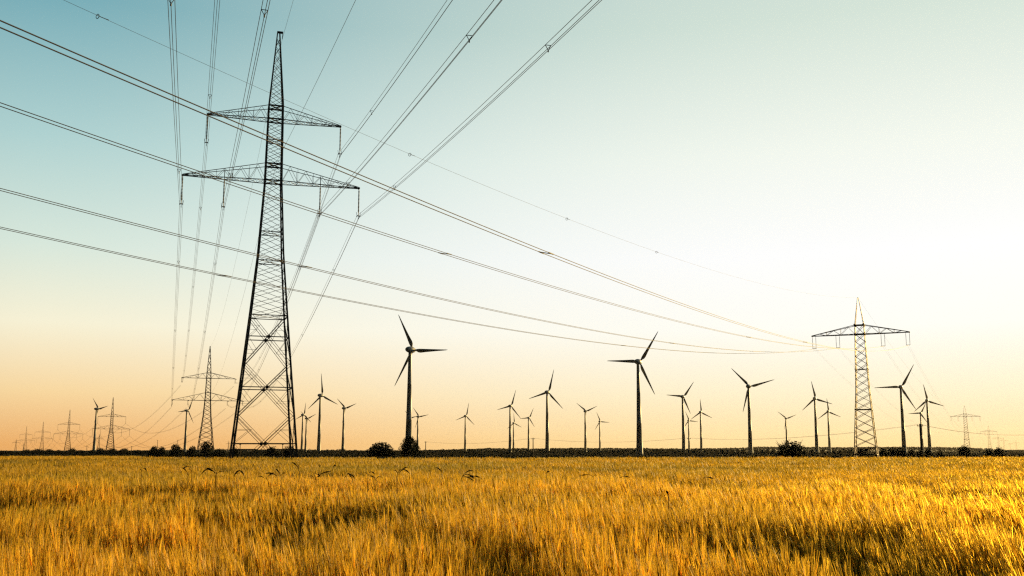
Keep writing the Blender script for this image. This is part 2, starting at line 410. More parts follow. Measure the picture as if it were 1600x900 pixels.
# ------------------------------------------------------------------ power lines
def local(p, rz, x, z):
    return Vector((p.x + x * math.cos(rz), p.y + x * math.sin(rz), p.z + z))
def span(name, a, b, sag, offs, r, lab, grp, seg=60, spc=None, tri=True, k=5, spc_u=None):
    """bundle of wires from a to b as one thing: every wire a part, every spacer a part"""
    a = Vector(a); b = Vector(b); t = empty(name, a); d = b - a; dh = Vector((d.x, d.y, 0)).normalized(); e = Vector((dh.y, -dh.x, 0))
    pt = lambda u: d * u + Vector((0, 0, -4 * sag * u * (1 - u)))
    for ox, oz in offs:
        m = MB(); m.tube([pt(i / seg) + e * ox + Vector((0, 0, oz)) for i in range(seg + 1)], r, k); m.build('wire', M['wire'], t)
    if spc:
        n = len(spc_u) if spc_u else max(1, int(d.length / spc))
        for i in range(n):
            u = spc_u[i] if spc_u else (i + .5) / n; c = pt(u); m = MB(); q = [c + e * ox + Vector((0, 0, oz)) for ox, oz in offs]
            if tri:
                for i0 in range(3): m.bar(q[i0].lerp(q[(i0 + 1) % 3], .0), q[(i0 + 1) % 3], .036)
                m.bar(q[2] - Vector((0, 0, .12)), q[2], .08)
            else:
                s = dh * .45
                m.bar(q[0] - s, q[1] + s, .04); m.bar(q[0] - s * 1.3, q[0] + s * .2, .058); m.bar(q[1] - s * .2, q[1] + s * 1.3, .058)
            m.build('spacer', M['steel'], t)
    tag(t, lab, 'power line', grp); return t
TRI = [(-.2, 0), (.2, 0), (0, -.36)]
ATT = {'lower outer': (AL, AZL - ILEN), 'lower inner': (AI, AZL - ILEN), 'upper': (AU, AZU - ILEN)}
A1v = Vector((A1.x, A1.y, A1z)); S0 = 425.0; u0 = Vector((math.sin(YA), -math.cos(YA), 0))
big2 = {'lower outer': (18.4, 30.5 - 1.6), 'lower inner': (18.4 * .56, 30.5 - 1.6), 'upper': (14.0, 42.5 - 1.6)}
big3 = {'lower outer': (18.6, 26.5 - 7.0), 'lower inner': (18.6 * .56, 26.5 - 7.0), 'upper': (14.0, 39.5 - 7.0)}
for key, (x, z) in ATT.items():
    for sx, sn in ((-1, 'left'), (1, 'right')):
        p1 = local(A1v, YA, sx * x, z)
        span('conductor_bundle', p1, p1 + u0 * S0, 9.92, TRI, .02, f'three-wire bundle from the {key} {sn} insulator of the big pylon towards the viewer', 'near bundles of the left power line', 90, 48)
        x2, z2 = big2[key]; p2 = local(AP[0], R(22), sx * x2, z2)
        span('conductor_bundle', p1, p2, 10.5, TRI, .02, f'three-wire bundle sinking from {key} {sn} insulator of the big pylon to the next', 'far bundles of the left power line', 60, 52)
        x3, z3 = big3[key]; p3 = local(AP[1], YB, sx * x3, z3)
        span('conductor_bundle', p2 + Vector((-2, 5, -2)), p3, 17, TRI, .028, f'thin sagging bundle, {key} {sn}, from slanting-insulator pylon leftwards', 'sagging spans on the left skyline', 40, None, True, 4)
        q = p3
        for j, w in enumerate(AP[2:]):
            q2 = local(w, YB, sx * x3, z3)
            span('conductor_bundle', q, q2, (13, 17, 13)[j], TRI, .03, f'faint {key} {sn} bundle sagging in span {("right of the tallest far pylon", "left of the tallest far pylon", "between the two farthest twin-armed pylons")[j]}', 'faint spans on the left skyline', 24, None, True, 3)
            q = q2
def earth(a, b, sag, r, lab, grp, seg=80): return span('earth_wire', a, b, sag, [(0, 0)], r, lab, grp, seg)
ptop = local(A1v, YA, .52, 59.0)
earth(ptop, ptop + u0 * S0, 8.5, .016, 'single thin wire from the tip of the big pylon towards the viewer', 'thin wires of the left power line')
earth(ptop, local(AP[0], R(22), 0, 59.8), 9, .016, 'single thin wire from the tip of the big pylon down to the next', 'thin wires of the left power line')
pmid = local(A1v, YA, .4, 41.2)
earth(pmid, pmid + u0 * S0 + Vector((6, 0, 0)), 9, .018, 'single thin wire from the waist of the big pylon towards the viewer', 'thin wires of the left power line')
earth(pmid, local(AP[0], R(22), 0, 34), 9, .016, 'single thin wire from the waist of the big pylon to the next', 'thin wires of the left power line')

# right line: twin bundles crossing overhead from the left edge
azB = R(28.0); SB = 420.0; TW = [(-.2, 0), (.2, 0)]; dB1 = Vector((math.cos(R(23.8)), -math.sin(R(23.8)), 0)); dB0 = Vector((math.cos(azB), -math.sin(azB), 0))
B0 = B1 + Vector((-math.sin(azB), -math.cos(azB), 0)) * SB
ZBI = ZB - .05 - BI - .1
lab4 = ('highest and thickest twin cable crossing from the left edge to the right pylon', 'second highest twin cable crossing from the left edge to the right pylon', 'third highest twin cable crossing low towards the right pylon', 'lowest twin cable crossing from the left edge to the right pylon')
for o1, su, (o0, z0, sg), lab in zip((11.2, 5.4, -5.4, -11.2), ((.10, .21, .324, .513), (.09, .19, .294, .488), (.10, .2, .304, .498), (.10, .2, .303, .496)), ((23.32, 23.25, 12.21), (2.79, 29.18, 12.28), (-4.82, 27.77, 12.52), (-16.07, 28.62, 12.83)), lab4):
    a = Vector((B1.x, B1.y, 0)) + dB1 * o1; a.z = B1.z + ZBI
    b = Vector((B0.x, B0.y, 0)) + dB0 * o0; b.z = z0
    span('conductor_bundle', a, b, sg, TW, .0215, lab, 'twin cables of the right power line', 120, 62, False, 5, su)
    q = a
    for j, w in enumerate(BP[:3]):
        q2 = Vector((w.x, w.y, 0)) + Vector((math.cos(R(25.7)), -math.sin(R(25.7)), 0)) * o1; q2.z = w.z + ZBI
        nm = {11.2: 'right outer', 5.4: 'right inner', -5.4: 'left inner', -11.2: 'left outer'}[o1]
        span('conductor_bundle', q, q2, (15, 17, 19)[j], TW, .010, f'hazy {nm} twin cable {("between the reddish pylon and the pale one behind", "right of the pale level-armed pylon", "beyond the second level-armed pylon at far right")[j]}', 'hazy spans of the right power line', 40, None, False, 4)
        q = q2
et = earth(Vector((B1.x, B1.y, B1.z + HB)), Vector((B1.x, B1.y, 40)) + Vector((-math.sin(R(28.9)), -math.cos(R(28.9)), 0)) * 421.25, 13.93, .010, 'thin top wire with ring markers crossing from upper left to the right pylon', 'thin wires of the right power line', 120)
dE = Vector((-math.sin(R(28.9)), -math.cos(R(28.9)), 0)) * 421.25
for u in (.546, .472, .401, .337):
    c = dE * u + Vector((0, 0, -4 * 13.93 * u * (1 - u))); m = MB()
    # small spiral bird flight diverter hung round the wire
    dd = dE.normalized(); e = Vector((dd.y, -dd.x, 0))
    m.tube([c + e * .13 * math.cos(a) + Vector((0, 0, -.05 + .13 * math.sin(a))) for a in np.linspace(0, 2 * math.pi, 15)], .02, 5)
    m.tube([c, c - dd * .4, c - dd * .75 + Vector((0, 0, .02))], .022, 5)
    m.build('bird_marker', M['steel'], et)
earth(Vector((B1.x, B1.y, B1.z + HB)), BP[0] + Vector((0, 0, HB)), 12, .013, 'thin top wire from the reddish pylon to the pale one behind', 'thin wires of the right power line', 40)

# ------------------------------------------------------------------ wind turbines
ROT = R(31)                     # every rotor faces the same wind
nrm = Vector((math.sin(ROT), math.cos(ROT), 0)); HUB = 67.0
def make_turbine():
    t = empty('wind_turbine', (0, 0, 0), -ROT)       # local +Y = into the wind, away from the camera
    b = MB(); prof = [(-.6, 2.75), (3, 2.62), (8, 2.4)]
    b.lathe([(-.6, 2.6), (2, 2.45), (10, 2.1), (22.9, 1.74), (22.95, 1.81), (23.2, 1.81), (23.25, 1.73), (44.9, 1.3), (44.95, 1.36), (45.2, 1.36), (45.25, 1.29), (64.2, .98), (65.2, .95)], 24)
    tw = b.build('tower', M['turb'], t, True)
    d = MB(); d.box((0, -2.46, 1.9), (.9, .16, 2.2)); d.build('door', M['steel'], tw)
    b = MB(); b.lathe([(-4.2, .05), (-4.1, .6), (-3.4, 1.25), (-2.2, 1.75), (-.6, 2.05), (.8, 2.1), (2.0, 1.95), (2.35, 1.9)], 20, (0, 0, HUB), 'Y'); b.build('nacelle', M['turb'], t, True)
    b = MB(); b.lathe([(2.4, 1.88), (3.2, 1.8), (4.2, 1.45), (5.0, .85), (5.35, .35), (5.42, .04)], 20, (0, 0, HUB), 'Y'); b.build('spinner', M['turb'], t, True)
    # one blade along local +Z, root at its origin, span 24 m
    v = []; f = []; st = [(0.9, .55, .55, 0), (2.2, .62, .55, 2), (3.6, 1.15, .42, 16), (5.2, 1.28, .32, 14), (9, 1.0, .22, 8), (14, .72, .15, 4), (19, .46, .09, 2), (22.8, .26, .05, 0), (24, .06, .02, 0)]
    k = 10
    for z, ch, th, tws in st:
        for j in range(k):
            a = 2 * math.pi * j / k; x = ch * math.cos(a) * (1.0) + (ch - .55) * .55; y = th * math.sin(a)
            q = R(tws); v.append((x * math.cos(q) - y * math.sin(q), x * math.sin(q) + y * math.cos(q), z))
    for i in range(len(st) - 1):
        for j in range(k): f.append((i * k + j, i * k + (j + 1) % k, (i + 1) * k + (j + 1) % k, (i + 1) * k + j))
    f.append(tuple((len(st) - 1) * k + j for j in range(k)))
    me = bpy.data.meshes.new('blade'); me.from_pydata(v, [], f); me.update(); me.materials.append(M['turb']); me.polygons.foreach_set('use_smooth', [True] * len(me.polygons))
    for i in range(3):
        o = bpy.data.objects.new('blade', me); C.objects.link(o); o.parent = t; o.location = (0, 3.3, HUB)
    return t
TUR = [
 (-637.5, 1586.1, 22.5, 10, 'leftmost wind turbine, sunlit orange down its right edge'),
 (-520.5, 1655.3, 24.5, 63, 'wind turbine just left of the slanting-insulator pylon'),
 (-372.2, 1842.6, 22.0, 81, 'small wind turbine right beside the big pylon\'s right leg'),
 (-409.9, 2065.0, 24.0, 21, 'small wind turbine overlapped by blades of the one beside big pylon\'s right leg'),
 (-221.5, 1196.4, 26.3, 95, 'wind turbine with one blade straight up, right of the big pylon'),
 (-253.5, 1561.9, 22.5, 17, 'wind turbine with V-shaped raised blades left of the rounded bush'),
 (-63.7, 650.8, 26.7, 117, 'large near wind turbine rising behind the dark roadside tree'),
 (-176.4, 1947.5, 22.5, 8, 'small wind turbine right beside the large turbine with the tree'),
 (-200.9, 2024.3, 19.0, 10, 'small wind turbine hidden behind the tower of the large turbine'),
 (-85.4, 1911.3, 25.0, 77, 'lone small wind turbine midway between the large turbine and the centre'),
 (-1.8, 1482.8, 24.4, 71, 'wind turbine at centre whose blade reaches in front of two smaller ones'),
 (4.5, 2402.8, 23.3, 93, 'smallest wind turbine, tower right against the centre turbine'),
 (33.3, 2024.3, 21.5, 63, 'small wind turbine left of the medium turbine with a thin pole near its foot'),
 (39.4, 1130.1, 25.9, 74, 'medium wind turbine right of the centre, standing clear and tall'),
 (119.9, 1679.7, 22.0, 21, 'wind turbine with V-shaped raised blades between medium and second large turbine'),
 (193.4, 2270.2, 22.4, 113, 'small wind turbine next left of the second large turbine'),
 (91.8, 740.7, 26.4, 55, 'large near wind turbine right of centre with a wide bright-edged tower'),
 (203.6, 1225.1, 22.0, 52, 'medium wind turbine next right of the second large one'),
 (376.1, 2197.4, 20.5, 111, 'tiny wind turbine between two taller ones right of the second large turbine'),
 (314.6, 1719.1, 22.0, 92, 'small wind turbine with one blade upright left of the thin-towered tall one'),
 (236.8, 1027.5, 26.5, 13, 'tall wind turbine with wide V blades at the right end of the hedge'),
 (548.2, 2065.0, 22.1, 19, 'small wind turbine directly above the spiky bush'),
 (372.6, 1266.1, 22.0, 100, 'medium wind turbine just right of the spiky bush'),
 (518.3, 1690.8, 22.0, 94, 'small wind turbine nearest the left side of the reddish pylon'),
 (392.7, 1037.9, 26.3, 59, 'tall wind turbine nearest the right side of the reddish pylon'),
 (700.8, 1769.6, 20.5, 61, 'small wind turbine behind the tall dark utility pole'),
 (532.0, 1320.1, 21.5, 99, 'rightmost wind turbine, bright band round its tower'),
]
t0 = make_turbine()
for i, (x, y, rr, ph, lab) in enumerate(TUR):
    t = t0 if i == 0 else copy_tree(t0)
    t.location = (x - nrm.x * 2.0, y - nrm.y * 3.3, G2)
    tag(t, lab, 'wind turbine', 'wind turbines beyond the field')
    k = 0
    for ch in t.children:
        if ch.name.startswith('blade'):
            # blade angle measured from local +X (image right) towards +Z
            a = R(ph + 120 * k); k += 1
            ch.rotation_euler = (0, R(90) - a, 0); ch.scale = (1, 1, rr / 24.0)

# ------------------------------------------------------------------ trees, bushes, hedge, far woods
def leaf_quads(P, size, flat=.0):
    n = len(P); a = rng.normal(size=(n, 3)); a /= np.linalg.norm(a, axis=1)[:, None]
    b = np.cross(a, rng.normal(size=(n, 3))); b /= np.linalg.norm(b, axis=1)[:, None]
    s = size * rng.uniform(.5, 1.2, (n, 1)); w = s * rng.uniform(.35, .7, (n, 1))
    return np.stack([P - a * s, P + b * w, P + a * s, P - b * w], 1)
def clump_points(centres, radii, per, hollow=.35):
    out = []
    for c, r in zip(centres, radii):
        n = int(per * (r if np.isscalar(r) else max(r)) ** 2)
        d = rng.normal(size=(n, 3)); d /= np.linalg.norm(d, axis=1)[:, None]
        out.append(np.array(c) + d * (rng.uniform(hollow, 1.08, (n, 1)) ** .6) * np.array(r))
    return np.concatenate(out)
def make_tree(name, W, H, trunk_h, leaf, nclump, per, spiky=0):
    """W, H: crown width and total height in metres"""
    t = empty(name, (0, 0, 0)); b = MB()
    b.tube([(0, 0, -.4), (.05, .02, trunk_h), (.1, -.05, H * .55), (.05, .05, H * .8)], [.05 * W, .04 * W, .025 * W, .008 * W], 7)
    cs, rs = [], []
    for i in range(nclump):
        a = 2.4 * i + rng.uniform(-.3, .3); u = rng.uniform(0, 1); z = trunk_h + (H - trunk_h) * (.12 + .76 * (i + .5) / nclump)
        sp = W * .5 * math.sin(math.pi * min(.97, max(.2, (z - trunk_h) / (H - trunk_h) * .8 + .2))) * rng.uniform(.25, .72)
        c = (sp * math.cos(a), sp * math.sin(a), z); cs.append(c); rs.append(W * rng.uniform(.15, .25))
        b.tube([(0.03, 0, trunk_h * .8 + (z - trunk_h) * .35), (c[0] * .5, c[1] * .5, z * .82), c], [.016 * W, .011 * W, .004 * W], 5)
    b.build('trunk', M['bark'], t)
    P = clump_points(cs, rs, per / (W * .2) ** 2)
    P = P[P[:, 2] > .05]
    V = leaf_quads(P, leaf)
    if spiky:
        n = spiky; a = rng.uniform(0, 2 * math.pi, n); r0 = W * .5 * rng.uniform(.2, .9, n)
        base = np.stack([np.cos(a) * r0, np.sin(a) * r0, H * rng.uniform(.3, .8, n)], 1); d = np.stack([np.cos(a) * .6, np.sin(a) * .6, rng.uniform(.6, 1.6, n)], 1)
        d /= np.linalg.norm(d, axis=1)[:, None]; tip = base + d * H * rng.uniform(.2, .42, (n, 1)); s = np.cross(d, rng.normal(size=(n, 3))); s /= np.linalg.norm(s, axis=1)[:, None]
        V = np.concatenate([V, np.stack([base - s * .12, base + s * .12, tip + s * .02, tip - s * .02], 1)])
    quads('crown', V, M['leaf'], t)
    return t
protos = {}
def place(kind, px, ytop, wpx, Y, lab, grp, cat='tree', rz=None):
    x = at_Y(px, Y); z = float(ground_z(x, Y)); zt = EYE + (704 - ytop - (1.2 if kind == 'oval' else 0)) / F * Y; H = zt - z; W = wpx / F * Y * (1.32 if kind in ('oval', 'low', 'sapling') else 1.0); H *= 1.05
    pw, ph = DIM[kind]
    if kind not in protos: protos[kind] = MAKE[kind](); t = protos[kind]
    else: t = copy_tree(protos[kind])
    t.name = 'bush' if cat == 'bush' else 'tree'
    t.location = (x, Y, z); t.scale = (W / pw, W / pw, H / ph); t.rotation_euler = (0, 0, rng.uniform(0, 6.28) if rz is None else rz)
    return tag(t, lab, cat, grp)
DIM = dict(round=(9, 6), upright=(6, 8), low=(10, 6), oval=(7, 6.5), spiky=(8, 6), sapling=(4, 5))
MAKE = dict(round=lambda: make_tree('bush', 9, 6, .5, .30, 26, 150), upright=lambda: make_tree('tree', 6, 8, .8, .26, 26, 120),
            low=lambda: make_tree('tree', 10, 6, .5, .42, 22, 90), oval=lambda: make_tree('tree', 7, 6.5, .7, .38, 16, 90),
            spiky=lambda: make_tree('bush', 8, 6, .3, .28, 18, 90, 90), sapling=lambda: make_tree('tree', 4, 5, .6, .3, 9, 80))
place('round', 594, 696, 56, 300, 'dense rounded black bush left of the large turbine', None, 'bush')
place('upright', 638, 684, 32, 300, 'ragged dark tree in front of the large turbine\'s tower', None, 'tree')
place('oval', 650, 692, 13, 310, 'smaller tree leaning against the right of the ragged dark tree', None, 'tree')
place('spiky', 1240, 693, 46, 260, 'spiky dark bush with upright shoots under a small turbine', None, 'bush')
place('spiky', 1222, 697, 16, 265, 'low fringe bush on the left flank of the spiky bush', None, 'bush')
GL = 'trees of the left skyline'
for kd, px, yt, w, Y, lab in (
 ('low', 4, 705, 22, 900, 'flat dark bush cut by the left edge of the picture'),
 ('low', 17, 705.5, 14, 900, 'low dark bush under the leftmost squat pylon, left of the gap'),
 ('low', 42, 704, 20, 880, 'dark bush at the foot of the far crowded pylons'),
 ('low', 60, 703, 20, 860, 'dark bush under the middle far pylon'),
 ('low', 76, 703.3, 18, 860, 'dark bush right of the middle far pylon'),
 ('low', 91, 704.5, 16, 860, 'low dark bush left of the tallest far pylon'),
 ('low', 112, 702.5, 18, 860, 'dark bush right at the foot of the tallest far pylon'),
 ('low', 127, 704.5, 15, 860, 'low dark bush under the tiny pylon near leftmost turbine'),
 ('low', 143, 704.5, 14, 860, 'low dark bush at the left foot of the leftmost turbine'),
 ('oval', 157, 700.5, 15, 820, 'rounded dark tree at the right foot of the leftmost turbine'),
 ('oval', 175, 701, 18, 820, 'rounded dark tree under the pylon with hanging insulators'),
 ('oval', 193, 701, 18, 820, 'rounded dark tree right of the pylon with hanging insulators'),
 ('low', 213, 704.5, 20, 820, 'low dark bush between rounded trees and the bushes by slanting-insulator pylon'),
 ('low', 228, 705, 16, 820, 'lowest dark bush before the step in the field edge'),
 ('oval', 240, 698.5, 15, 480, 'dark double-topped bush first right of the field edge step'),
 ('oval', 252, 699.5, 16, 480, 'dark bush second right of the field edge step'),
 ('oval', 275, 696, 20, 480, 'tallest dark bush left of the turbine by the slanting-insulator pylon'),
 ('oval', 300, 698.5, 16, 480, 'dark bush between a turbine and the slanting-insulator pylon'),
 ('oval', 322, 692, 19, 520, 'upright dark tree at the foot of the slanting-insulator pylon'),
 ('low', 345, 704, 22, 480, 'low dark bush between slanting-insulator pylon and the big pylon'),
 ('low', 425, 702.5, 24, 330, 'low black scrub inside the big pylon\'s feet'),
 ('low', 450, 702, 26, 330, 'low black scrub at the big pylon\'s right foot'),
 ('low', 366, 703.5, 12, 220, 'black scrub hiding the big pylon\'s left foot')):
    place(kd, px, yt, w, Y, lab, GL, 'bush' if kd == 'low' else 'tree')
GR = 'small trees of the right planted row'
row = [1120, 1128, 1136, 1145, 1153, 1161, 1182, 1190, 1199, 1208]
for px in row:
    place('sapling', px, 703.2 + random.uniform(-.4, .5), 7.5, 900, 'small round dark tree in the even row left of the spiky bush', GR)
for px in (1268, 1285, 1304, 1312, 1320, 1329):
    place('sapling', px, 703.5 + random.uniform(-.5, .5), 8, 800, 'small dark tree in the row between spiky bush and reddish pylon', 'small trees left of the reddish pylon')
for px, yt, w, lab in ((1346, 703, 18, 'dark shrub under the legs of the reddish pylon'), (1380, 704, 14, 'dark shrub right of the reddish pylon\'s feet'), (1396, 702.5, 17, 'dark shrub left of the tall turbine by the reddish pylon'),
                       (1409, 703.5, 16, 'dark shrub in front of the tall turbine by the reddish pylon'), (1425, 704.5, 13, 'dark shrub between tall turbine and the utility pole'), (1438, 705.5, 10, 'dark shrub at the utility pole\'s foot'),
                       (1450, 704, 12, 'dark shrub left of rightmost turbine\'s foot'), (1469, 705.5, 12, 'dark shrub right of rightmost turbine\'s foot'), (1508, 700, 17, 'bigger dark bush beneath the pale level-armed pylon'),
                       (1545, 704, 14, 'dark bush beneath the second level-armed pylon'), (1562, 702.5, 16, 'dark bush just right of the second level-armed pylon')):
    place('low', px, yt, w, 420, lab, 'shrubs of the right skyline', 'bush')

# continuous hedge across the middle distance
def hedge(px0, px1, Y, H, lab):
    x0, x1 = at_Y(px0, Y), at_Y(px1, Y); n = int((x1 - x0) * 42)
    x = rng.uniform(x0, x1, n); prof = H * (.82 + .10 * np.sin(x * .21) + .08 * np.sin(x * .53 + 1) + .08 * np.sin(x * 1.31 + 2))
    P = np.stack([x - (x0 + x1) / 2, rng.normal(0, 1.1, n), prof * rng.uniform(0, 1, n) ** .7], 1)
    o = empty('hedgerow', ((x0 + x1) / 2, Y, G2))
    quads('foliage', leaf_quads(P, .55), M['leaf'], o)
    b = MB()
    for xx in np.arange(x0, x1, 3.0): b.tube([(xx - (x0 + x1) / 2, rng.uniform(-.4, .4), -.3), (xx - (x0 + x1) / 2 + rng.uniform(-.5, .5), rng.uniform(-.5, .5), H * .7)], [.12, .04], 5)
    b.build('stems', M['bark'], o)
    tag(o, lab, 'hedge')
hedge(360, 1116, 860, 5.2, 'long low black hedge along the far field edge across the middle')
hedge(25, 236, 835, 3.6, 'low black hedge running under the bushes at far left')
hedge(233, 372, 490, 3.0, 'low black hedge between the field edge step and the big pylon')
def cover():
    n = 150000; a = rng.uniform(-.62, .62, n); r = rng.uniform(150 ** .5, 900 ** .5, n) ** 2; x, y = r * np.sin(a), r * np.cos(a)
    k = y > edge(x, y) + 3; x, y, r = x[k], y[k], r[k]
    P = np.stack([x, y, ground_z(x, y) + rng.uniform(.0, .55, len(x))], 1)
    n = 110000; a = rng.uniform(-.62, .62, n); r2 = rng.uniform(880, 2600, n); x2, y2 = r2 * np.sin(a), r2 * np.cos(a)
    P = np.concatenate([P, np.stack([x2, y2, ground_z(x2, y2) + rng.uniform(0, .8, n)], 1)]); r = np.concatenate([r, r2])
    V = leaf_quads(P, .35) ; c = V.mean(1, keepdims=True); V = c + (V - c) * (.6 + r / 450)[:, None, None]
    V[:, :, 2] = np.maximum(V[:, :, 2], ground_z(V[:, :, 0], V[:, :, 1]) + .01)
    o = quads('dark_crop', V, M['beet']); tag(o, 'dark low leafy crop beyond the golden barley', 'crop', kind='stuff')
cover()
def woods(pts, Y, depth, lab, dens):
    """far wood: a mass of leafy crowns whose tops follow pixel heights"""
    xs = [at_Y(p, Y) for p, _ in pts]; hs = [EYE + (704 - y) / F * Y - G2 for _, y in pts]
    n = int((xs[-1] - xs[0]) * dens); x = rng.uniform(xs[0], xs[-1], n)
    top = np.interp(x, xs, hs) * (.9 + .05 * np.sin(x * .09) + .04 * np.sin(x * .23 + 1) + .03 * np.sin(x * .57))
    P = np.stack([x, Y + rng.uniform(0, depth, n), G2 + top * rng.uniform(0, 1, n) ** .5], 1)
    o = quads('far_wood', leaf_quads(P, 2.2), M['wood'], None); tag(o, lab, 'wood', kind='stuff')
woods([(1040, 703), (1100, 700.5), (1180, 699.5), (1205, 697.5), (1300, 698), (1345, 698.5), (1450, 697.5), (1520, 698.5), (1560, 701), (1590, 704), (1640, 703), (1760, 702)], 2600, 260, 'brownish wooded ridge along the right horizon', 18)
woods([(655, 703.5), (700, 702.5), (760, 700), (850, 700.5), (890, 699.5), (1000, 700), (1110, 701.5)], 2300, 200, 'dark wooded strip along the horizon behind the middle hedge', 16)
woods([(-160, 705), (200, 704), (320, 702), (400, 702), (480, 703), (560, 704), (650, 704)], 3200, 200, 'low grey wooded strip behind the big pylon', 8)

# ------------------------------------------------------------------ wooden utility poles and their line
PO = []
for px, yt, Y, lab in ((665, 690, 420, 'thin dark utility pole right of the large turbine\'s tree'), (833, 684.5, 330, 'thin dark utility pole left of the medium centre turbine'),
                       (1077, 684, 270, 'slim utility pole in front of the tiny turbine right of centre'), (1440, 663, 166, 'thick dark utility pole in front of the turbines right of reddish pylon'),
                       (245.5, 688, 700, 'thin distant pole with short crossbar above the double-topped bush'), (205.5, 697, 620, 'short stub pole right of the pylon with hanging insulators'), (277, 687.5, 720, 'thin distant pole over the tallest dark bush')):
    x = at_Y(px, Y); z = float(ground_z(x, Y)); zt = EYE + (704 - yt) / F * Y
    p = empty('utility_pole', (x, Y, z)); b = MB(); h = zt - z; b.tube([(0, 0, -.4), (0, 0, h * .5), (0, 0, h)], [.19, .16, .13], 8); b.build('shaft', M['pole'], p, True)
    b = MB(); b.bar((-.5, 0, h - .35), (.5, 0, h - .35), .1); b.build('crossbar', M['pole'], p)
    b = MB()
    for xx in (-.42, .42): b.lathe([(0, .04), (.06, .07), (.12, .04), (.2, .05)], 6, (xx, 0, h - .3))
    b.build('insulator_pair', M['insul'], p)
    tag(p, lab, 'utility pole', 'wooden poles beyond the field'); PO.append(Vector((x, Y, zt - .1)))
end = Vector((at_Y(1700, 150), 150, EYE + (704 - 672) / F * 150))
for a, bb, lab in ((PO[0], PO[1], 'thin low wire between the two thin poles left of centre'), (PO[1], PO[2], 'thin low wire crossing behind the second large turbine'), (PO[2], PO[3], 'thin low wire running to the thick utility pole'), (PO[3], end, 'thin low wire from the thick utility pole to the right edge')):
    span('pole_wire', a, bb, 1.2, [(-.42, 0), (.42, 0)], .012, lab, 'thin wires on wooden poles', 30, None, True, 4)
for px, lab in ((375, 'small marker post inside the big pylon\'s left foot'), (441.5, 'small marker post inside the big pylon\'s right foot')):
    x = at_Y(px, 175); z = float(ground_z(x, 175)); p = empty('marker_post', (x, 175, z)); b = MB(); b.tube([(0, 0, -.3), (0, 0, 2.75)], .06, 6); b.build('shaft', M['pole'], p)
    b = MB(); b.bar((-.16, 0, 2.8), (.16, 0, 2.8), .13); b.build('cap', M['pole'], p); tag(p, lab, 'post', 'marker posts by the big pylon')

# ------------------------------------------------------------------ barley
def vnoise(seed):
    g = np.random.default_rng(seed).random((256, 256))
    def f(x, y):
        xi = np.floor(x).astype(int); yi = np.floor(y).astype(int); u = x - xi; v = y - yi; u = u * u * (3 - 2 * u); v = v * v * (3 - 2 * v)
        a = g[xi & 255, yi & 255]; b = g[(xi + 1) & 255, yi & 255]; c = g[xi & 255, (yi + 1) & 255]; d = g[(xi + 1) & 255, (yi + 1) & 255]
        return (a + (b - a) * u) * (1 - v) + (c + (d - c) * u) * v
    return f
n1, n2, n3, n4 = vnoise(1), vnoise(2), vnoise(3), vnoise(4)
def crop_fields(x, y):
    """height of the crop, lean to the left, greenness - slow waves made by the wind plus thin patches"""
    w = n1(x * .42 + 117, y * .22 + 83) * .62 + n2(x * 1.3 + 90, y * .7 + 20) * .38; fine = n3(x * 3.6 + 9, y * 2.2 + 40) * .6 + n1(x * 8 + 3, y * 5 + 70) * .4
    dip = np.clip((.52 - w) / .24, 0, 1)
    big = n3(x * .10 + 30, y * .06 + 11)
    h = .84 + .10 * (w - .5) + .10 * (big - .5) - .31 * dip + .32 * (fine - .5)
    d = np.hypot(x, y)
    band = 0      # greener, later strips along the tramlines
    for Yt, wd, st in ((57, 3.0, .9), (63, 1.6, .5), (80, 4.5, .6), (112, 7, .5)):
        yy = y + .05 * x + 1.5 * np.sin(x * .05 + Yt)
        band = np.maximum(band, st * np.exp(-((yy - Yt) / wd) ** 2) * np.clip(.35 + 1.2 * n2(x * .25 + Yt, y * .5), 0, 1))
    h = h - .10 * band
    lean = .0 + .22 * n4(x * .35 + 7, y * .22 + 3) + .22 * np.clip(x / np.maximum(y, 1), -.6, .6)
    green = np.clip(n2(x * .3 + 5, y * .18 + 9) * 1.3 - .35 + .5 * (n4(x * .05 + 3, y * .03 + 8) - .5) + band, 0, 1)
    return h, lean, green, dip, band
def ribbon(P, Wv):
    A = P - Wv; B = P + Wv
    return np.stack([A[:, :-1], B[:, :-1], B[:, 1:], A[:, 1:]], 2).reshape(-1, 4, 3)
QV, QC = [], []
def put(q, col, rep):
    QV.append(q.astype(np.float32)); QC.append(np.repeat(col, rep, 0).astype(np.float32))
def unit(a): return a / np.maximum(np.linalg.norm(a, axis=-1, keepdims=True), 1e-9)
def scatter(r0, r1, dens, half):
    n = int((r1 * r1 - r0 * r0) * half * dens)
    r = np.sqrt(rng.uniform(r0 * r0, r1 * r1, n)); a = rng.uniform(-half, half, n)
    x, y = r * np.sin(a), r * np.cos(a)
    k = y < edge(x, y)
    return x[k], y[k]
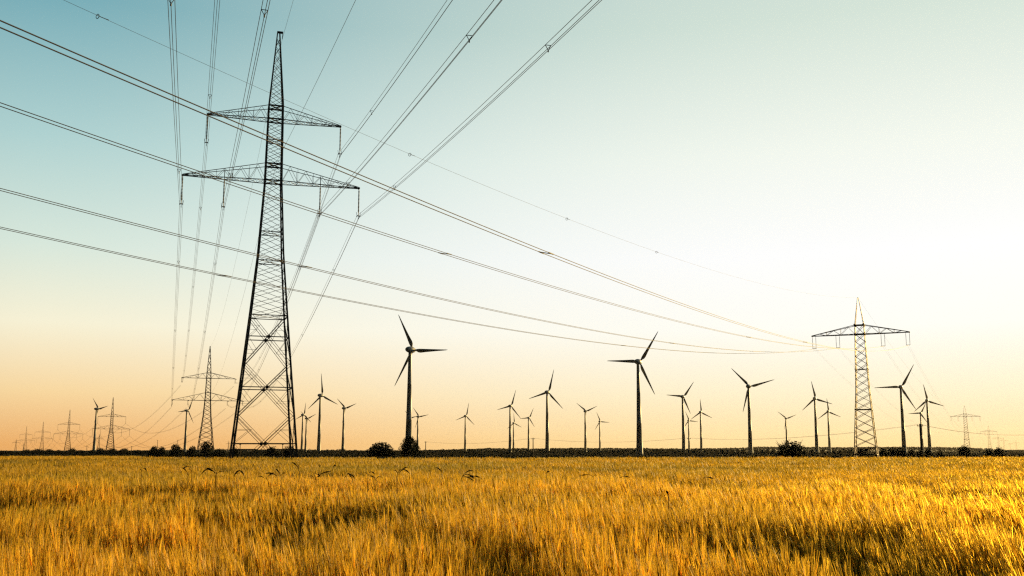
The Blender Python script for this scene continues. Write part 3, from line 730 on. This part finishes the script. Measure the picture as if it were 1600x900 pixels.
def stalks(r0, r1, dens, lod, half=.62, kw=1.0):
    x, y = scatter(r0, r1, dens, half); n = len(x)
    h, lean, green, dip, band = crop_fields(x, y)
    keep = rng.random(n) > dip * .5
    x, y, h, lean, green, band = x[keep], y[keep], h[keep], lean[keep], green[keep], band[keep]; n = len(x)
    h = h * rng.normal(.98, .095, n); lean = lean + rng.normal(0, .075, n); ly = rng.normal(0, .10, n)
    base = np.stack([x, y, ground_z(x, y)], 1)
    L_ = np.stack([-lean, ly, np.zeros(n)], 1)
    def at(t):       # point on the stem, t in 0..1
        return base + np.stack([np.zeros(n), np.zeros(n), h * t * (1 - .12 * t * lean)], 1) + L_ * (h * t * t)[:, None]
    ang = rng.uniform(0, math.pi, n); side = np.stack([np.cos(ang), np.sin(ang), np.zeros(n)], 1)
    vr = (rng.normal(1, .22, (n, 1)) * (.72 + .56 * n4(x * 4.1, y * 2.6)[:, None])).clip(.4, 1.7) * (1 - .5 * band[:, None])
    g = green[:, None]
    ear_c = (np.array([[.60, .36, .028]]) * (1 - g) + np.array([[.36, .26, .03]]) * g) * vr
    awn_c = (np.array([[.70, .425, .036]]) * (1 - g) + np.array([[.43, .32, .036]]) * g) * vr
    stem_c = (np.array([[.08, .05, .005]]) * (1 - g) + np.array([[.055, .045, .006]]) * g) * vr  # stems coloured dark to stand in for shade inside the crop
    te = .80
    P0 = at(np.full(n, te)); d0 = unit(at(np.full(n, te)) - at(np.full(n, te - .15)))
    nod = unit(d0 + np.stack([-rng.uniform(-.12, .26, n), rng.normal(0, .2, n), -rng.uniform(0, .15, n)], 1))
    if lod == 0:
        ts = [.12, .5, .80]
        put(ribbon(np.stack([at(np.full(n, t)) for t in ts], 1), side[:, None] * np.array([.0035, .003, .002])[None, :, None]), stem_c, 2)
        # flag leaf
        k = rng.random(n) < .7; q0 = at(np.full(n, .45))[k]; a2 = rng.uniform(0, 6.28, k.sum()); dl = np.stack([np.cos(a2), np.sin(a2), np.full(k.sum(), .9)], 1)
        q1 = q0 + dl * .13; q2 = q1 + np.stack([np.cos(a2), np.sin(a2), np.full(k.sum(), -.1)], 1) * .12
        sd = np.stack([-np.sin(a2), np.cos(a2), np.zeros(k.sum())], 1)
        put(ribbon(np.stack([q0, q1, q2], 1), sd[:, None] * np.array([.006, .005, .0008])[None, :, None]), stem_c[k] * 1.1, 2)
        # ear: two crossed tapered blades
        el = rng.uniform(.085, .13, n)[:, None]; d1 = unit(d0 + nod)
        E = np.stack([P0, P0 + d0 * el * .35, P0 + d0 * el * .35 + d1 * el * .4, P0 + d0 * el * .35 + d1 * el * .4 + nod * el * .35], 1)
        s1 = unit(np.cross(d1, side)); s2 = unit(np.cross(d1, s1))
        wv = kw * np.array([.003, .0082, .0072, .0018])[None, :, None]
        put(ribbon(E, s1[:, None] * wv), ear_c, 3); put(ribbon(E, s2[:, None] * wv), ear_c, 3)
        for i in range(8):
            u = rng.uniform(.1, .95, n)[:, None]; s = P0 + d0 * el * .35 * np.minimum(u * 2, 1) + nod * el * .6 * u
            dd = unit(d1 + nod * .6 + rng.normal(0, .095, (n, 3))); ln = rng.uniform(.13, .26, n)[:, None]; sv = unit(np.cross(dd, rng.normal(size=(n, 3))))
            put(ribbon(np.stack([s, s + dd * ln], 1), sv[:, None] * kw * np.array([.0024, .0007])[None, :, None]), awn_c, 1)
    else:
        w = {1: .010, 2: .018, 3: .03}[lod]
        E = np.stack([at(np.full(n, .35)), at(np.full(n, .72)), P0 + d0 * .04, P0 + d0 * .06 + nod * .14], 1)
        sc = np.stack([stem_c, ear_c * .85, ear_c], 1).reshape(-1, 3)
        put(ribbon(E, side[:, None] * np.array([.5 * w, .7 * w, w, .12 * w])[None, :, None]), sc, 1)
        for i in range(2 if lod == 1 else 1):
            dd = unit(nod + rng.normal(0, .25, (n, 3))); sv = unit(np.cross(dd, rng.normal(size=(n, 3))))
            put(ribbon(np.stack([P0, P0 + dd * rng.uniform(.12, .22, n)[:, None]], 1), sv[:, None] * np.array([.55 * w, .12 * w])[None, :, None]), ear_c, 1)
stalks(4.5, 14, 190, 0, kw=1.25)
stalks(14, 30, 95, 0, kw=1.7)
stalks(30, 62, 55, 1)
stalks(62, 110, 18, 2)
stalks(110, 225, 7, 3)
V = np.concatenate(QV); Cc = np.concatenate(QC)
bo = quads('barley_field', V, M['barley'])
at_ = bo.data.attributes.new('tint', 'FLOAT_COLOR', 'FACE')
at_.data.foreach_set('color', np.concatenate([Cc, np.ones((len(Cc), 1), np.float32)], 1).reshape(-1))
tag(bo, 'golden backlit barley field filling the foreground', 'crop', kind='stuff')
print('barley quads', len(V))

# ------------------------------------------------------------------ dark bent stalks standing above the barley
def bent_stalk(px, py, wpx, hpx, Y, n, lab, seed):
    rg = random.Random(seed); x = at_Y(px, Y); k = Y / F; p = empty('bent_stalk', (x, Y, 0)); b = MB()
    zt = EYE + (704 - py) * k + hpx * k * .5 + .05; W = wpx * k; Hh = hpx * k
    for i in range(n):
        sg = rg.choice((-1, 1)) if n > 1 else (1 if seed % 3 else -1); x0 = -sg * W * rg.uniform(.1, .45) if n > 1 else -sg * W * .5
        y0 = rg.uniform(-.15, .15); top = zt - Hh * (rg.uniform(0, .6) if i else 0); reach = W * (rg.uniform(.45, .8) if n > 1 else 1.0); drop = Hh * rg.uniform(.2, .9)
        R0 = Vector((x0, y0, 0)); q = [R0, Vector((x0, y0, top - Hh * .75))]
        ap = Vector((x0 + sg * reach * .38, y0 + rg.uniform(-.05, .05), top)); en = Vector((x0 + sg * reach, y0 + rg.uniform(-.1, .1), top - drop))
        c0 = q[1]; c1 = Vector((x0 + sg * reach * .05, y0, top - Hh * .08))
        arc = [c0 * (1 - t) ** 2 + c1 * 2 * t * (1 - t) + ap * t * t for t in (.35, .7, 1)]
        c2 = Vector((x0 + sg * reach * .8, y0, top + Hh * .02)); tail = [ap * (1 - t) ** 2 + c2 * 2 * t * (1 - t) + en * t * t for t in (.25, .5, .75, 1)]
        if rg.random() < .55:      # a straight slanting stalk instead of a drooping one
            ap = c0.lerp(Vector((x0 + sg * reach * .3, y0, top)), .5); en = Vector((x0 + sg * reach * rg.uniform(.5, .9), y0 + rg.uniform(-.1, .1), top - Hh * rg.uniform(-.1, .3)))
            tail = [ap.lerp(en, t) + Vector((0, 0, Hh * .12 * math.sin(t * 3))) for t in (.25, .5, .75, 1)]; b.tube(q + [ap, tail[0]], .007, 5)
        else: b.tube(q + arc + tail[:1], .007, 5)
        hd = MB(); hd.tube([ap, tail[0], tail[1], tail[2], tail[3]], [.006, .012, .018, .014, .003], 6); hd.build('seed_head', M['weed'], p)
        if rg.random() < .7:      # a flat blade standing off the stem
            d = Vector((rg.choice((-1, 1)) * W * rg.uniform(.2, .35), rg.uniform(-.1, .1), Hh * rg.uniform(.1, .5))); m_ = c0.lerp(arc[0], .6)
            lf = MB(); lf.tube([m_, m_ + d * .5 + Vector((0, 0, .03)), m_ + d], [.004, .011, .002], 4); lf.build('leaf', M['weed'], p)
    b.build('stem', M['straw'], p)
    tag(p, lab, 'weed', 'dark bent stalks above the barley')
for i, (px, py, w, h, n, lab) in enumerate((
 (229, 738, 6, 9, 1, 'single short dark stalk far left, below the low bushes'), (291, 738, 22, 14, 2, 'dark bent stalks leaning left of the three-stalk tangle under the slanting-insulator pylon'), (326, 740, 36, 16, 3, 'tangle of dark drooping stalks under the slanting-insulator pylon'),
 (375, 744, 18, 14, 2, 'pair of dark stalks below the big pylon\'s left foot'), (425, 744, 34, 16, 3, 'dark arching stalks below the big pylon'), (460, 736, 14, 20, 1, 'single slanting stalk below the big pylon\'s right foot'),
 (500, 745, 28, 14, 3, 'dark flattened stalks below the upright-bladed turbine'), (526, 736, 10, 26, 1, 'tall upright dark stalk between flattened and hooked stalks'), (545, 748, 20, 14, 2, 'hooked dark stalks left of the rounded bush'),
 (580, 745, 20, 12, 2, 'dark stalks below the rounded bush'), (636, 742, 34, 18, 2, 'wide arching stalks below the ragged dark tree'), (684, 740, 12, 14, 1, 'single slanting stalk right of the wide arching stalks'),
 (740, 747, 46, 26, 5, 'largest dark clump of drooping stalks, below the lone small turbine'), (858, 741, 9, 9, 1, 'single dark stalk below the medium centre turbine'), (916, 747, 19, 7, 1, 'dark stalk lying nearly flat below the V-bladed turbine'),
 (976, 749, 14, 5, 1, 'dark stalk lying flat left of the second large turbine'), (1106, 750, 14, 5, 1, 'rightmost dark flat stalk in the field'), (1038, 776, 6, 12, 1, 'lowest short dark stalk, nearest to the viewer'))):
    bent_stalk(px, py, w * 1.1, h * .95, 26.0 if py < 770 else 14, n, lab, 100 + i)

# ------------------------------------------------------------------ evening haze lying over the whole plain
def haze():
    b = MB(); b.box((0, 2300, 53), (9000, 6000, 114)); me = bpy.data.materials.new('haze'); me.use_nodes = True; t = me.node_tree; t.nodes.clear()
    o = t.nodes.new('ShaderNodeOutputMaterial'); v = t.nodes.new('ShaderNodeVolumePrincipled'); v.inputs['Density'].default_value = HAZE
    v.inputs['Color'].default_value = (.97, .92, .84, 1); v.inputs['Anisotropy'].default_value = .45; t.links.new(v.outputs[0], o.inputs['Volume'])
    h = b.build('haze', me); tag(h, 'thin warm evening haze lying over the whole plain', 'haze', kind='stuff')
HAZE = 9e-6
haze()
